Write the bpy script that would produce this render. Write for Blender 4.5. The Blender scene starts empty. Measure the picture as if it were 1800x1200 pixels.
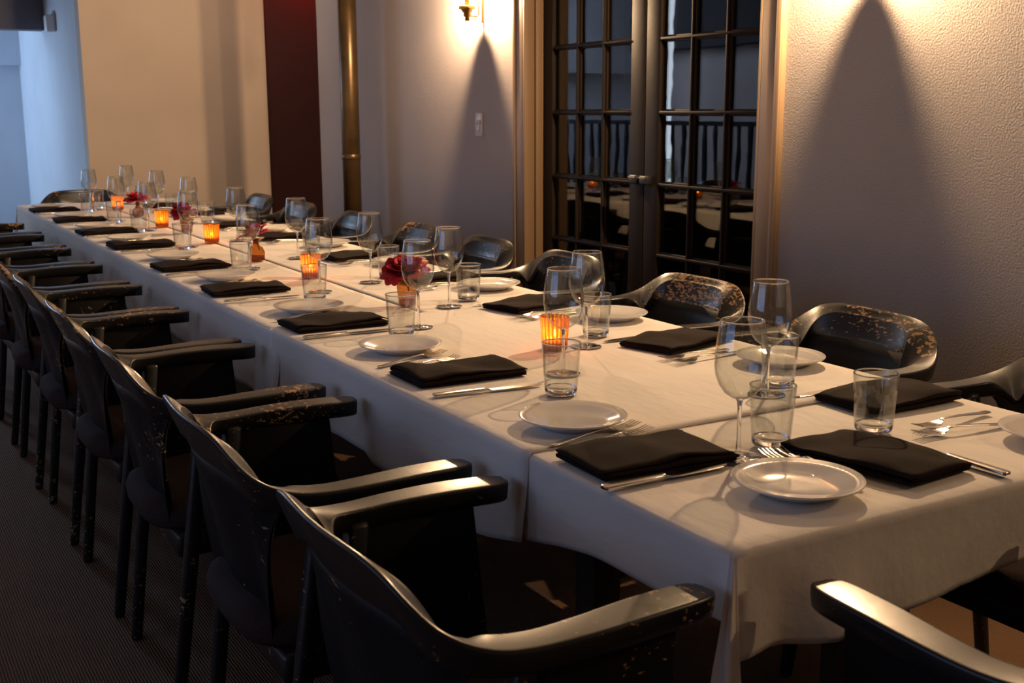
import bpy, bmesh, math, random
from mathutils import Vector, Matrix, noise
S = bpy.context.scene
COL = S.collection
PI = math.pi
T = 0.75                      # table height (m)
R = math.radians

# ---------------------------------------------------------------- camera
cd = bpy.data.cameras.new('camera'); cam = bpy.data.objects.new('camera', cd); COL.objects.link(cam)
S.camera = cam
pitch, yaw, roll = math.atan(410.4/2042.36), R(30.25), -.00336
fw = Vector((math.sin(yaw)*math.cos(pitch), math.cos(yaw)*math.cos(pitch), -math.sin(pitch)))
rt = Vector((math.cos(yaw), -math.sin(yaw), 0)); up = rt.cross(fw)
c_, s_ = math.cos(roll), math.sin(roll)
rt, up = rt*c_ + up*s_, up*c_ - rt*s_
mw = Matrix((rt, up, -fw)).transposed().to_4x4(); mw.translation = Vector((0, 0, T+.54))
cam.matrix_world = mw
cd.sensor_width = 36; cd.lens = 2042.36*36/1800; cd.clip_start = .05
cd.dof.use_dof = True; cd.dof.focus_distance = 2.45; cd.dof.aperture_fstop = 10

# ---------------------------------------------------------------- world, exposure
W = bpy.data.worlds.new('world'); S.world = W; W.use_nodes = True
W.node_tree.nodes['Background'].inputs[0].default_value = (.35, .5, .8, 1)
W.node_tree.nodes['Background'].inputs[1].default_value = .05
S.view_settings.view_transform = 'Standard'; S.view_settings.look = 'None'
S.view_settings.exposure = 0; S.view_settings.gamma = 1; S.view_settings.use_curve_mapping = False
cy = S.cycles
cy.use_denoising = True; cy.max_bounces = 14; cy.transparent_max_bounces = 24; cy.transmission_bounces = 12
cy.glossy_bounces = 6; cy.diffuse_bounces = 4; cy.sample_clamp_indirect = 4; cy.caustics_reflective = False; cy.caustics_refractive = False

def light(name, kind, loc, energy, color, size=.02, size_y=None, aim=None, spot=None, blend=.5):
    l = bpy.data.lights.new(name, kind); o = bpy.data.objects.new(name, l); COL.objects.link(o)
    o.location = loc; l.energy = energy; l.color = color
    if kind == 'AREA':
        l.shape = 'RECTANGLE'; l.size = size; l.size_y = size_y or size
    else: l.shadow_soft_size = size
    if kind == 'SPOT': l.spot_size = R(spot); l.spot_blend = blend
    if aim is not None: o.rotation_euler = (Vector(aim)-Vector(loc)).to_track_quat('-Z', 'Y').to_euler()
    return o
WARM = (1, .63, .35); WARM2 = (1, .74, .5); COOL = (.50, .64, 1)
SCONCES = [(2.71, .12), (2.71, 2.62), (2.71, 5.06)]  # the sconce nearest the camera is assumed from the spacing, out of view
# assumed sources out of view: daylight from left and far room, ceiling downlights
light('window_daylight', 'AREA', (-2.55, 2.2, 1.5), 19, (.40, .57, 1), 3.4, 1.5, aim=(0, 2.2, 1.3))
light('far_room_daylight', 'AREA', (-.6, 10.9, 1.6), 70, (.5, .72, 1), 1.6, 1.8, aim=(1.6, 10.6, 1.5))
light('gallery_daylight', 'AREA', (-.4, 10.9, 2.3), 130, (.64, .77, 1), 1.4, .8, aim=(-2.6, 9.6, 1.2))  # added to brighten the left wall mirrored in the door panes
light('hall_daylight', 'AREA', (-2.5, 7.2, 1.8), 7, COOL, 1.5, 1.2, aim=(1.2, 8.0, 1.2))
for (x, y, e) in ((1.55, 1.9, 5), (1.55, 4.3, 5), (1.3, 6.5, 7)):
    light('downlight_beam', 'SPOT', (x, y, 2.84), e, WARM2, .05, aim=(x, y, 0), spot=120, blend=.8)
light('far_wall_wash', 'SPOT', (1.9, 6.3, 2.82), 80, WARM2, .05, aim=(2.1, 8.4, 1.3), spot=95, blend=.9)  # assumed warm spot for the beige wall, no lamp built
light('red_alcove_lamp', 'AREA', (3.22, 8.34, 2.45), 2.6, (1, .02, .03), .08, .08, aim=(3.22, 8.5, 2.05))  # assumed source of the red glow on the alcove wall

# ---------------------------------------------------------------- materials
def mat(name, col=(.5,.5,.5), rough=.5, metal=0, **kw):
    m = bpy.data.materials.new(name); m.use_nodes = True
    b = m.node_tree.nodes['Principled BSDF']
    b.inputs['Base Color'].default_value = (*col, 1); b.inputs['Roughness'].default_value = rough
    b.inputs['Metallic'].default_value = metal
    for k, v in kw.items(): b.inputs[k.replace('_', ' ')].default_value = v
    return m
def nd(m, t, **inp):
    n = m.node_tree.nodes.new(t)
    for k, v in inp.items():
        k = k.replace('_', ' ')
        if k in n.inputs: n.inputs[k].default_value = v
    return n
def ln(m, a, b): m.node_tree.links.new(a, b)
def coords(m, scale=(1,1,1), world=False):
    tc = nd(m, 'ShaderNodeTexCoord'); mp = nd(m, 'ShaderNodeMapping'); mp.inputs['Scale'].default_value = scale
    if world:
        g = nd(m, 'ShaderNodeNewGeometry'); ln(m, g.outputs['Position'], mp.inputs['Vector'])
    else: ln(m, tc.outputs['Object'], mp.inputs['Vector'])
    return mp.outputs[0]
def ramp(m, src, stops):
    r = nd(m, 'ShaderNodeValToRGB'); e = r.color_ramp.elements
    while len(e) < len(stops): e.new(.5)
    for i, (p, c) in enumerate(stops): e[i].position = p; e[i].color = (*c, 1)
    ln(m, src, r.inputs[0]); return r.outputs[0]
def noise_tex(m, vec, scale, detail=3, rough=.5):
    n = nd(m, 'ShaderNodeTexNoise', Scale=scale, Detail=detail, Roughness=rough); ln(m, vec, n.inputs['Vector']); return n.outputs['Fac']
def bump(m, height, strength, dist=.01, prev=None):
    b = nd(m, 'ShaderNodeBump', Strength=strength, Distance=dist); ln(m, height, b.inputs['Height'])
    if prev: ln(m, prev, b.inputs['Normal'])
    return b.outputs[0]
def pb(m): return m.node_tree.nodes['Principled BSDF']

def plaster(name, col, scale=60, st=.5, dist=.004, rough=.85):
    m = mat(name, col, rough); v = coords(m, world=True)
    n1 = noise_tex(m, v, scale, 4, .6); n2 = noise_tex(m, v, 1.3, 3)
    a = tuple(c*.93 for c in col); b = tuple(min(1, c*1.05) for c in col)
    ln(m, ramp(m, n2, [(.35, a), (.65, b)]), pb(m).inputs['Base Color'])
    ln(m, bump(m, n1, st, dist), pb(m).inputs['Normal']); return m
M = {}
def emis(name, col, st):
    m = mat(name, (0,0,0), .5); pb(m).inputs['Emission Color'].default_value = (*col, 1); pb(m).inputs['Emission Strength'].default_value = st; return m
M['wall'] = plaster('textured_grey_plaster', (.43, .395, .375), 150, .8, .004)
M['wall_far'] = plaster('smooth_grey_plaster', (.42, .38, .385), 120, .35, .003)
M['beige'] = plaster('beige_paint', (.56, .46, .38), 140, .25, .002)
M['blue'] = plaster('pale_blue_grey_paint', (.55, .60, .68), 140, .2, .002)
M['dark_ceiling'] = plaster('dark_ceiling_paint', (.045, .045, .05), 90, .2, .002)
M['ceiling'] = plaster('warm_grey_ceiling_paint', (.27, .235, .20), 90, .2, .002)
M['beam'] = plaster('grey_beam_paint', (.16, .15, .17), 90, .2, .002)
M['redwall'] = plaster('oxblood_paint', (.085, .028, .025), 90, .2, .002, .6)
M['trim'] = plaster('tan_trim_paint', (.30, .20, .115), 200, .1, .001, .45)
# floor: brown woven carpet
m = mat('brown_woven_floor', (.2,.11,.06), .9); v = coords(m, world=True)
w1 = nd(m, 'ShaderNodeTexWave', Scale=45, Distortion=1.5, Detail=2); ln(m, v, w1.inputs['Vector'])
n = noise_tex(m, v, 300, 2); n3 = noise_tex(m, v, 2.0, 3)
mx = nd(m, 'ShaderNodeMath'); mx.operation = 'ADD'; ln(m, w1.outputs['Fac'], mx.inputs[0]); ln(m, n, mx.inputs[1])
ln(m, ramp(m, mx.outputs[0], [(.5, (.055,.028,.015)), (1.25, (.20,.105,.045))]), pb(m).inputs['Base Color'])
ln(m, bump(m, mx.outputs[0], .6, .003), pb(m).inputs['Normal']); M['floor'] = m
# black worn paint
def black_paint(name, wear=1.2, rough=.28, lo=None, base=1.35):
    """glossy black; the wood shows through in flecks, mostly inside the band lo=(axis, from, to) of the part"""
    m = mat(name, (.01,.01,.011), rough); v = coords(m)
    oi = nd(m, 'ShaderNodeObjectInfo'); of = nd(m, 'ShaderNodeVectorMath'); of.operation = 'ADD'
    cb = nd(m, 'ShaderNodeCombineXYZ'); mu5 = nd(m, 'ShaderNodeMath'); mu5.operation = 'MULTIPLY'; ln(m, oi.outputs['Random'], mu5.inputs[0]); mu5.inputs[1].default_value = 20
    ln(m, mu5.outputs[0], cb.inputs[0]); ln(m, v, of.inputs[0]); ln(m, cb.outputs[0], of.inputs[1]); vo = of.outputs[0]
    a = noise_tex(m, vo, 6, 2)
    sv = nd(m, 'ShaderNodeMapping'); sv.inputs['Scale'].default_value = (1, .7, 1.6); ln(m, vo, sv.inputs['Vector'])
    b = noise_tex(m, sv.outputs[0], 85, 3, .6)
    mu = nd(m, 'ShaderNodeMath'); mu.operation = 'ADD'; a2 = nd(m, 'ShaderNodeMath'); a2.operation = 'MULTIPLY'; ln(m, a, a2.inputs[0]); a2.inputs[1].default_value = .6; ln(m, a2.outputs[0], mu.inputs[0]); ln(m, b, mu.inputs[1])
    thr = nd(m, 'ShaderNodeValue'); thr.outputs[0].default_value = base; tout = thr.outputs[0]
    if lo:
        sx = nd(m, 'ShaderNodeSeparateXYZ'); ln(m, v, sx.inputs[0])
        r = nd(m, 'ShaderNodeMapRange'); r.interpolation_type = 'SMOOTHSTEP'; ln(m, sx.outputs[lo[0]], r.inputs[0])
        r.inputs[1].default_value = lo[1]; r.inputs[2].default_value = lo[2]; r.inputs[3].default_value = wear; r.inputs[4].default_value = base; tout = r.outputs[0]
    th = nd(m, 'ShaderNodeMath'); th.operation = 'GREATER_THAN'; ln(m, mu.outputs[0], th.inputs[0]); ln(m, tout, th.inputs[1])
    mix = nd(m, 'ShaderNodeMix'); mix.data_type = 'RGBA'; ln(m, th.outputs[0], mix.inputs[0])
    mix.inputs[6].default_value = (.010,.010,.011,1); mix.inputs[7].default_value = (.40,.24,.11,1)
    ln(m, mix.outputs[2], pb(m).inputs['Base Color'])
    n4 = noise_tex(m, v, 35, 3)
    rr = nd(m, 'ShaderNodeMapRange'); ln(m, n4, rr.inputs[0]); rr.inputs[3].default_value = rough-.06; rr.inputs[4].default_value = rough+.14
    ln(m, rr.outputs[0], pb(m).inputs['Roughness'])
    ln(m, bump(m, b, .10, .002), pb(m).inputs['Normal']); return m
M['black'] = black_paint('worn_black_lacquer', base=1.02, rough=.42)
pb(M['black']).inputs['Specular IOR Level'].default_value = .14
M['black_leg'] = black_paint('worn_black_leg_lacquer', .93, .36, (2, .05, .22), 1.0)
M['black_rail'] = black_paint('worn_black_rail_lacquer', .95, .36, (0, .16, .04), 1.0)
M['black_chip'] = black_paint('chipped_black_lacquer', .865, .36, (0, -.185, -.12), 1.0)
for k_ in ('black_rail', 'black_chip'):
    pb(M[k_]).inputs['Coat Weight'].default_value = .35; pb(M[k_]).inputs['Coat Roughness'].default_value = .25; pb(M[k_]).inputs['Specular IOR Level'].default_value = .4
M['black_chip_back'] = black_paint('chipped_black_back_lacquer', .885, .34, (2, .76, .69), 1.1)
def fabric(name, c1, c2, scale=900, st=.3, sheen=.3):
    m = mat(name, c1, .9); v = coords(m)
    n = noise_tex(m, v, scale, 2); ln(m, ramp(m, n, [(.35, c1), (.7, c2)]), pb(m).inputs['Base Color'])
    pb(m).inputs['Specular IOR Level'].default_value = .08
    ln(m, bump(m, n, st, .001), pb(m).inputs['Normal']); return m
pb(M['black_chip_back']).inputs['Specular IOR Level'].default_value = .2
M['seat'] = fabric('brown_grey_upholstery', (.028,.018,.016), (.06,.042,.038), 500)
M['napkin'] = fabric('dark_brown_napkin', (.011,.007,.006), (.024,.015,.012), 700, .25, .12)
# tablecloth
m = mat('white_tablecloth', (.82,.79,.75), .8); v = coords(m, world=True)
mp = coords(m, (1, .35, 1), True)
n1 = noise_tex(m, mp, 9, 4, .55); n2 = noise_tex(m, v, 700, 1)
pb(m).inputs['Sheen Weight'].default_value = .15
ln(m, ramp(m, noise_tex(m, v, 3, 2), [(.3, (.80,.75,.69)), (.7, (.86,.82,.76))]), pb(m).inputs['Base Color'])
ln(m, bump(m, n2, .15, .0006, bump(m, n1, .5, .015)), pb(m).inputs['Normal']); M['cloth'] = m
M['plate'] = mat('white_glazed_ceramic', (.80,.78,.75), .08, Coat_Weight=.6, Coat_Roughness=.03)
M['steel'] = mat('polished_cutlery_steel', (.72,.68,.62), .18, 1)
M['brass'] = mat('satin_brass', (.75,.42,.14), .28, 1)
M['white_plastic'] = mat('white_plastic', (.7,.7,.72), .4)
M['dark_metal'] = mat('dark_bronze', (.05,.035,.02), .3, 1)
m = mat('bronze_pipe_lacquer', (.1,.06,.03), .34, .6); v = coords(m)
ln(m, ramp(m, noise_tex(m, v, 6, 3), [(.3, (.05,.033,.016)), (.7, (.13,.08,.035))]), pb(m).inputs['Base Color']); M['pipe'] = m
M['doorframe'] = mat('dark_bronze_door_paint', (.026,.018,.012), .55, Specular_IOR_Level=.15)
m = M['doorframe']; v = coords(m); ln(m, bump(m, noise_tex(m, v, 30, 2), .15, .003), pb(m).inputs['Normal'])
M['switch'] = mat('ivory_switch_plastic', (.6,.52,.5), .35)
M['white_plastic'] = mat('white_plastic', (.7,.7,.72), .4)
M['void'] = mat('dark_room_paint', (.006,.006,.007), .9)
M['wood'] = mat('dark_table_wood', (.05,.03,.02), .6)
M['green'] = mat('rose_stem_green', (.06,.10,.03), .5)
M['wax'] = mat('candle_wax', (.9,.82,.65), .4, Subsurface_Weight=.3)
M['railing'] = mat('black_railing_iron', (.012,.012,.014), .4)
m = mat('red_rose_petal', (.42,.012,.025), .55); v = coords(m)
ln(m, ramp(m, noise_tex(m, v, 25, 3), [(.3, (.26,.004,.012)), (.7, (.62,.025,.04))]), pb(m).inputs['Base Color'])
pb(m).inputs['Specular IOR Level'].default_value = .15; M['petal'] = m
M['dry_petal'] = mat('cream_flower_petal', (.75,.6,.42), .7)
# thin glass: mostly clear wall with fresnel reflection that grows towards the edges
def thin_glass(name, tint=(.97,.98,.97), edge=(.74,.75,.74), ior=1.85, bumpy=0, rough=.0, glow=0):
    m = bpy.data.materials.new(name); m.use_nodes = True; nt = m.node_tree; nt.nodes.clear()
    out = nd(m, 'ShaderNodeOutputMaterial'); tr = nd(m, 'ShaderNodeBsdfTransparent'); gl = nd(m, 'ShaderNodeBsdfGlossy')
    gl.inputs['Roughness'].default_value = rough
    lw = nd(m, 'ShaderNodeLayerWeight', Blend=.5); f0 = ((ior-1)/(ior+1))**2
    p5 = nd(m, 'ShaderNodeMath'); p5.operation = 'POWER'; ln(m, lw.outputs['Facing'], p5.inputs[0]); p5.inputs[1].default_value = 5
    fr = nd(m, 'ShaderNodeMath'); fr.operation = 'MULTIPLY_ADD'; ln(m, p5.outputs[0], fr.inputs[0]); fr.inputs[1].default_value = 1-f0; fr.inputs[2].default_value = f0
    p3 = nd(m, 'ShaderNodeMath'); p3.operation = 'POWER'; ln(m, lw.outputs['Facing'], p3.inputs[0]); p3.inputs[1].default_value = 3
    mixc = nd(m, 'ShaderNodeMix'); mixc.data_type = 'RGBA'
    ln(m, p3.outputs[0], mixc.inputs[0]); mixc.inputs[6].default_value = (*tint, 1); mixc.inputs[7].default_value = (*edge, 1)
    ln(m, mixc.outputs[2], tr.inputs[0])
    mx = nd(m, 'ShaderNodeMixShader'); ln(m, fr.outputs[0], mx.inputs[0]); ln(m, tr.outputs[0], mx.inputs[1]); ln(m, gl.outputs[0], mx.inputs[2])
    if bumpy:
        v = coords(m); b = bump(m, noise_tex(m, v, 5, 2), bumpy, .01); ln(m, b, gl.inputs['Normal'])
    if glow:     # cloudy coloured glass scatters part of the light
        tl = nd(m, 'ShaderNodeBsdfTranslucent'); tl.inputs[0].default_value = (*tint, 1)
        m2 = nd(m, 'ShaderNodeMixShader'); m2.inputs[0].default_value = glow; ln(m, mx.outputs[0], m2.inputs[1]); ln(m, tl.outputs[0], m2.inputs[2]); mx = m2
    ln(m, mx.outputs[0], out.inputs[0]); return m
M['glass'] = thin_glass('clear_thin_glass')
M['pane'] = thin_glass('door_pane_glass', (.9,.92,.92), (.6,.6,.6), 1.75, .02)
M['solidglass'] = mat('clear_solid_glass', (.97,.98,.97), .01, 0, Transmission_Weight=1, IOR=1.45)
M['amber'] = thin_glass('amber_ribbed_glass', (1,.68,.26), (.8,.4,.1), 1.5, glow=.2)
m = M['amber']; tc = nd(m, 'ShaderNodeTexCoord'); sx = nd(m, 'ShaderNodeSeparateXYZ'); ln(m, tc.outputs['Object'], sx.inputs[0])
at_ = nd(m, 'ShaderNodeMath'); at_.operation = 'ARCTAN2'; ln(m, sx.outputs[1], at_.inputs[0]); ln(m, sx.outputs[0], at_.inputs[1])
ml = nd(m, 'ShaderNodeMath'); ml.operation = 'MULTIPLY'; ln(m, at_.outputs[0], ml.inputs[0]); ml.inputs[1].default_value = 20
sn_ = nd(m, 'ShaderNodeMath'); sn_.operation = 'SINE'; ln(m, ml.outputs[0], sn_.inputs[0])
trn = next(n for n in m.node_tree.nodes if n.type == 'BSDF_TRANSPARENT'); mc = trn.inputs[0].links[0].from_node
c2 = nd(m, 'ShaderNodeMix'); c2.data_type = 'RGBA'; c2.blend_type = 'MULTIPLY'; c2.inputs[0].default_value = 1
ln(m, mc.outputs[2], c2.inputs[6]); ln(m, ramp(m, sn_.outputs[0], [(.15, (.62,.30,.12)), (.6, (1,1,1))]), c2.inputs[7]); ln(m, c2.outputs[2], trn.inputs[0])
M['amber_bottle'] = thin_glass('amber_bottle_glass', (.70,.42,.18), (.4,.19,.06), 1.5, glow=.08)
M['flame'] = emis('candle_flame', (1, .62, .22), 60)
M['bulb'] = emis('lamp_filament', (1, .72, .42), 90)
M['downlight'] = emis('downlight_lens', (1, .8, .6), 25)

# ---------------------------------------------------------------- helpers
def tag(o, label=None, cat=None, group=None, kind=None):
    if label: o['label'] = label
    if cat: o['category'] = cat
    if group: o['group'] = group
    if kind: o['kind'] = kind
    return o
def empty(name, loc=(0,0,0), rz=0, label=None, cat=None, group=None, kind=None):
    o = bpy.data.objects.new(name, None); COL.objects.link(o); o.location = loc; o.rotation_euler = (0,0,rz)
    o.empty_display_size = .05
    return tag(o, label, cat, group, kind)
def link(name, me, m, parent=None, smooth=False):
    if m is not None and not me.materials: me.materials.append(m)
    if smooth: me.shade_smooth()
    o = bpy.data.objects.new(name, me); COL.objects.link(o)
    if parent: o.parent = parent
    return o
def mesh(name, vs, fs, m, parent=None, smooth=False):
    me = bpy.data.meshes.new(name); me.from_pydata(vs, [], fs); me.update()
    return link(name, me, m, parent, smooth)
def box_data(x0,x1,y0,y1,z0,z1):
    v = [(x,y,z) for x in (x0,x1) for y in (y0,y1) for z in (z0,z1)]
    f = [(0,1,3,2),(4,6,7,5),(0,4,5,1),(2,3,7,6),(0,2,6,4),(1,5,7,3)]
    return v, f
def boxes(name, bl, m, parent=None, bevel=0):
    vs, fs = [], []
    for b in bl:
        v, f = box_data(*b); k = len(vs); vs += v; fs += [tuple(i+k for i in q) for q in f]
    o = mesh(name, vs, fs, m, parent)
    if bevel: bv(o, bevel)
    return o
def bv(o, w, seg=2):
    d = o.modifiers.new('bevel', 'BEVEL'); d.width = w; d.segments = seg; d.limit_method = 'ANGLE'
    o.data.shade_smooth(); return o
def sub(o, l=1):
    d = o.modifiers.new('subsurf', 'SUBSURF'); d.levels = l; d.render_levels = l; return o
def lathe_data(prof, n=32, rib=0, ribs=0):
    vs, fs = [], []
    for (r, z) in prof:
        for k in range(n):
            a = 2*PI*k/n; rr = r
            if ribs and rib and r > .01: rr = r + rib*(abs(math.cos(a*ribs/2))-.5)
            vs.append((rr*math.cos(a), rr*math.sin(a), z))
    for i in range(len(prof)-1):
        for k in range(n):
            a = i*n+k; b = i*n+(k+1) % n; fs.append((a, b, b+n, a+n))
    if prof[0][0] > 1e-5: fs.append(tuple(reversed(range(n))))
    if prof[-1][0] > 1e-5: fs.append(tuple((len(prof)-1)*n+k for k in range(n)))
    return vs, fs
def lathe(name, prof, m, parent=None, n=32, caps=True, rib=0, ribs=0):
    vs, fs = lathe_data(prof, n, rib, ribs)
    if not caps: fs = [f for f in fs if len(f) == 4]
    return mesh(name, vs, fs, m, parent, True)
def tube_data(pts, rad, n=8):
    vs, fs = [], []
    pts = [Vector(p) for p in pts]
    for i, p in enumerate(pts):
        d = (pts[min(i+1, len(pts)-1)]-pts[max(i-1, 0)]).normalized()
        a = d.cross(Vector((0,0,1)) if abs(d.z) < .9 else Vector((1,0,0))).normalized(); b = d.cross(a)
        r = rad[i] if isinstance(rad, (list, tuple)) else rad
        for k in range(n):
            t = 2*PI*k/n; vs.append(tuple(p + (a*math.cos(t)+b*math.sin(t))*r))
    for i in range(len(pts)-1):
        for k in range(n):
            a = i*n+k; b = i*n+(k+1) % n; fs.append((a, b, b+n, a+n))
    fs.append(tuple(reversed(range(n)))); fs.append(tuple((len(pts)-1)*n+k for k in range(n)))
    return vs, fs
def tube(name, pts, rad, m, parent=None, n=8): return mesh(name, *tube_data(pts, rad, n), m, parent, True)
def taper_post(name, p0, p1, w0, w1, m, parent, bev=.004):
    p0, p1 = Vector(p0), Vector(p1); vs = []
    for p, w in ((p0, w0), (p1, w1)):
        for sx, sy in ((-1,-1),(1,-1),(1,1),(-1,1)): vs.append((p.x+sx*w/2, p.y+sy*w/2, p.z))
    o = mesh(name, vs, [(3,2,1,0),(4,5,6,7),(0,1,5,4),(1,2,6,5),(2,3,7,6),(3,0,4,7)], m, parent)
    return bv(o, bev)
def copy_tree(o, parent=None):
    c = o.copy(); COL.objects.link(c); c.parent = parent
    for ch in list(o.children): copy_tree(ch, c)
    return c
def sm(a, b, x):
    x = max(0, min(1, (x-a)/(b-a))); return x*x*(3-2*x)
ORD = ['first', 'second', 'third', 'fourth', 'fifth', 'sixth', 'seventh', 'eighth', 'ninth', 'tenth']

# ---------------------------------------------------------------- room
XW = 2.8; CZ = 2.9
def struct(o): o['kind'] = 'structure'; return o
struct(boxes('floor', [(-2.8, 5.2, -2.7, 13.4, -.08, 0)], M['floor']))
struct(boxes('ceiling', [(-2.8, 5.2, -2.7, 8.5, CZ, CZ+.08)], M['ceiling']))
struct(boxes('ceiling_hall', [(-2.8, 5.2, 8.5, 13.4, CZ, CZ+.08)], M['dark_ceiling']))
DY0, DY1, DZ = 3.08, 4.66, 2.12
struct(boxes('wall_right', [(XW, XW+.14, -2.6, DY0, 0, CZ)], M['wall']))
struct(boxes('wall_right_far', [(XW, XW+.14, DY1, 7.27, 0, CZ), (XW, XW+.14, DY0, DY1, DZ, CZ)], M['wall_far']))
struct(boxes('wall_alcove', [(2.84, 3.45, 8.50, 8.6, 0, CZ), (3.3, 3.4, 7.1, 8.5, 0, CZ), (XW+.14, 3.3, 7.17, 7.27, 0, CZ)], M['redwall']))
struct(boxes('wall_end', [(1.56, 2.84, 8.42, 8.56, 0, CZ)], M['beige']))
struct(boxes('wall_hall', [(1.56, 1.70, 8.56, 11.3, 0, CZ)], M['blue']))
struct(boxes('wall_far', [(-2.7, 1.70, 11.3, 11.4, 0, CZ)], M['blue']))
struct(boxes('trim_6', [(-2.7, 1.56, 11.18, 11.3, 1.67, CZ)], M['blue']))
struct(boxes('trim_5', [(-.2, 1.56, 9.80, 10.0, T+1.14, CZ)], M['beam']))
struct(boxes('wall_left', [(-2.75, -2.6, -2.6, .2, 0, CZ), (-2.75, -2.6, 4.2, 11.3, 0, CZ), (-2.75, -2.6, .2, 4.2, 0, .75), (-2.75, -2.6, .2, 4.2, 2.3, CZ)], M['wall_far']))
struct(boxes('trim_7', [(-2.6, -2.3, 6.5, 11.3, T+1.17, CZ)], M['dark_ceiling']))  # assumed soffit, added to darken the upper pane reflections
struct(boxes('window_2', [(-2.29, -2.27, 10.36, 10.43, .45, CZ)], emis('bright_window_slit', (.75,.86,1), 5)))  # glowing strip added for the bright line mirrored in the panes; window assumed
struct(boxes('wall_back', [(-2.75, XW+.14, -2.7, -2.6, 0, CZ)], M['wall_far']))
w = struct(empty('window_1', (-2.67, 2.2, .75)))  # unseen window, assumed from the blue light on the left side
boxes('window_frame', [(-.05,.05,-2,-1.94,0,1.55),(-.05,.05,1.94,2,0,1.55),(-.05,.05,-2,2,0,.06),(-.05,.05,-2,2,1.49,1.55)], M['doorframe'], w)
for k in (-1, 0, 1): boxes('mullion', [(-.03,.03,k-.025,k+.025,.06,1.49)], M['doorframe'], w)
# dark room behind the glazed doors
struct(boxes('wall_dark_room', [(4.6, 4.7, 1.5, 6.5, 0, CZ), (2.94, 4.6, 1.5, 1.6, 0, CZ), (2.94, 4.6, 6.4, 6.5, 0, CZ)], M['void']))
struct(boxes('baseboard_right', [(XW-.015, XW, -2.6, 2.96, 0, .11)], M['trim'], None, .003))
struct(boxes('baseboard_right_far', [(XW-.015, XW, 4.77, 7.27, 0, .11)], M['wall_far'], None, .003))
# casings and stepped jambs
struct(boxes('trim_1', [(XW-.02, XW+.02, DY0-.1, DY0, 0, DZ+.1), (XW-.028, XW-.02, DY0-.1, DY0-.075, 0, DZ+.1)], M['trim'], None, .003))
struct(boxes('trim_2', [(XW-.02, XW+.02, DY1, DY1+.085, 0, DZ+.1), (XW-.028, XW-.02, DY1+.065, DY1+.085, 0, DZ+.1)], M['trim'], None, .003))
struct(boxes('trim_3', [(XW-.02, XW+.02, DY0, DY1, DZ, DZ+.1)], M['trim'], None, .003))
j = struct(empty('trim_4', (XW, DY1, 0)))
boxes('jamb_board', [(-.02, .035, -.012, 0, 0, DZ)], M['trim'], j, .002)
boxes('jamb_board', [(.038, .072, -.022, 0, 0, DZ)], M['trim'], j, .002)
boxes('jamb_board', [(.075, .095, -.014, 0, 0, DZ)], M['trim'], j, .002)
boxes('jamb_board', [(-.02, .095, -(DY1-DY0), -(DY1-DY0)+.012, 0, DZ)], M['trim'], j, .002)
XD = 2.9
zb = [T-.62, T-.335, T-.05, T+.235, T+.52, T+.805, T+1.085, T+1.31]
def door(nm, ys, hinge):
    y0, y1 = min(ys[0], ys[-1]), max(ys[0], ys[-1])
    d = struct(empty(nm, (XD, y0, 0))); g = sorted(ys); cols = g[1:-1]
    boxes('stile', [(-.02,.02, 0, cols[0]-y0, .01, DZ)], M['doorframe'], d, .003)
    boxes('stile', [(-.02,.02, cols[-1]-y0, y1-y0, .01, DZ)], M['doorframe'], d, .003)
    boxes('rail', [(-.02,.02, cols[0]-y0, cols[-1]-y0, .01, zb[0])], M['doorframe'], d, .003)
    boxes('rail', [(-.02,.02, cols[0]-y0, cols[-1]-y0, zb[-1], DZ)], M['doorframe'], d, .003)
    hw = .013
    for y in cols[1:-1]:
        boxes('muntin', [(-.008,.008, y-y0-hw, y-y0+hw, zb[0], zb[-1]), (-.022,-.008, y-y0-.006, y-y0+.006, zb[0], zb[-1])], M['doorframe'], d, .003)
    for z in zb[1:-1]:
        boxes('muntin', [(-.0085,.0085, cols[0]-y0, cols[-1]-y0, z-hw, z+hw), (-.0225,-.008, cols[0]-y0, cols[-1]-y0, z-.006, z+.006)], M['doorframe'], d, .003)
    for i in range(len(cols)-1):
        for k in range(len(zb)-1):
            boxes('pane', [(-.002,.002, cols[i]-y0+.006, cols[i+1]-y0-.006, zb[k]+.006, zb[k+1]-.006)], M['pane'], d)
    return d
d1 = door('door_1', [3.868, 3.965, 4.165, 4.365, 4.565, 4.655], 1)
d2 = door('door_2', [3.085, 3.18, 3.375, 3.575, 3.77, 3.862], 0)
for d, y in ((d1, .035), (d2, 3.83-3.085)):
    h = boxes('latch', [(-.05,-.02, y-.028, y+.028, T+.232, T+.268)], M['railing'], d, .004)
    boxes('latch_rim', [(-.056,-.05, y-.024, y+.024, T+.259, T+.263)], M['brass'], h)

# left gallery railing (seen mirrored in the door panes)
rl = empty('stair_railing', (-.9, 7.2, 0), 0, 'black iron stair railing mirrored in the glazed door panes', 'railing')
boxes('top_rail', [(-.02,.02,0,3.6,T+.38,T+.42)], M['railing'], rl)
boxes('bottom_rail', [(-.015,.015,0,3.6,.08,.11)], M['railing'], rl)
bm_me = None
for k in range(25):
    if bm_me is None:
        b = boxes('baluster', [(-.014,.014,-.014,.014,.1,T+.385)], M['railing'], rl); bm_me = b.data
    else: b = link('baluster', bm_me, None, rl)
    b.location = (0, .02+k*.1475, 0)

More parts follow.
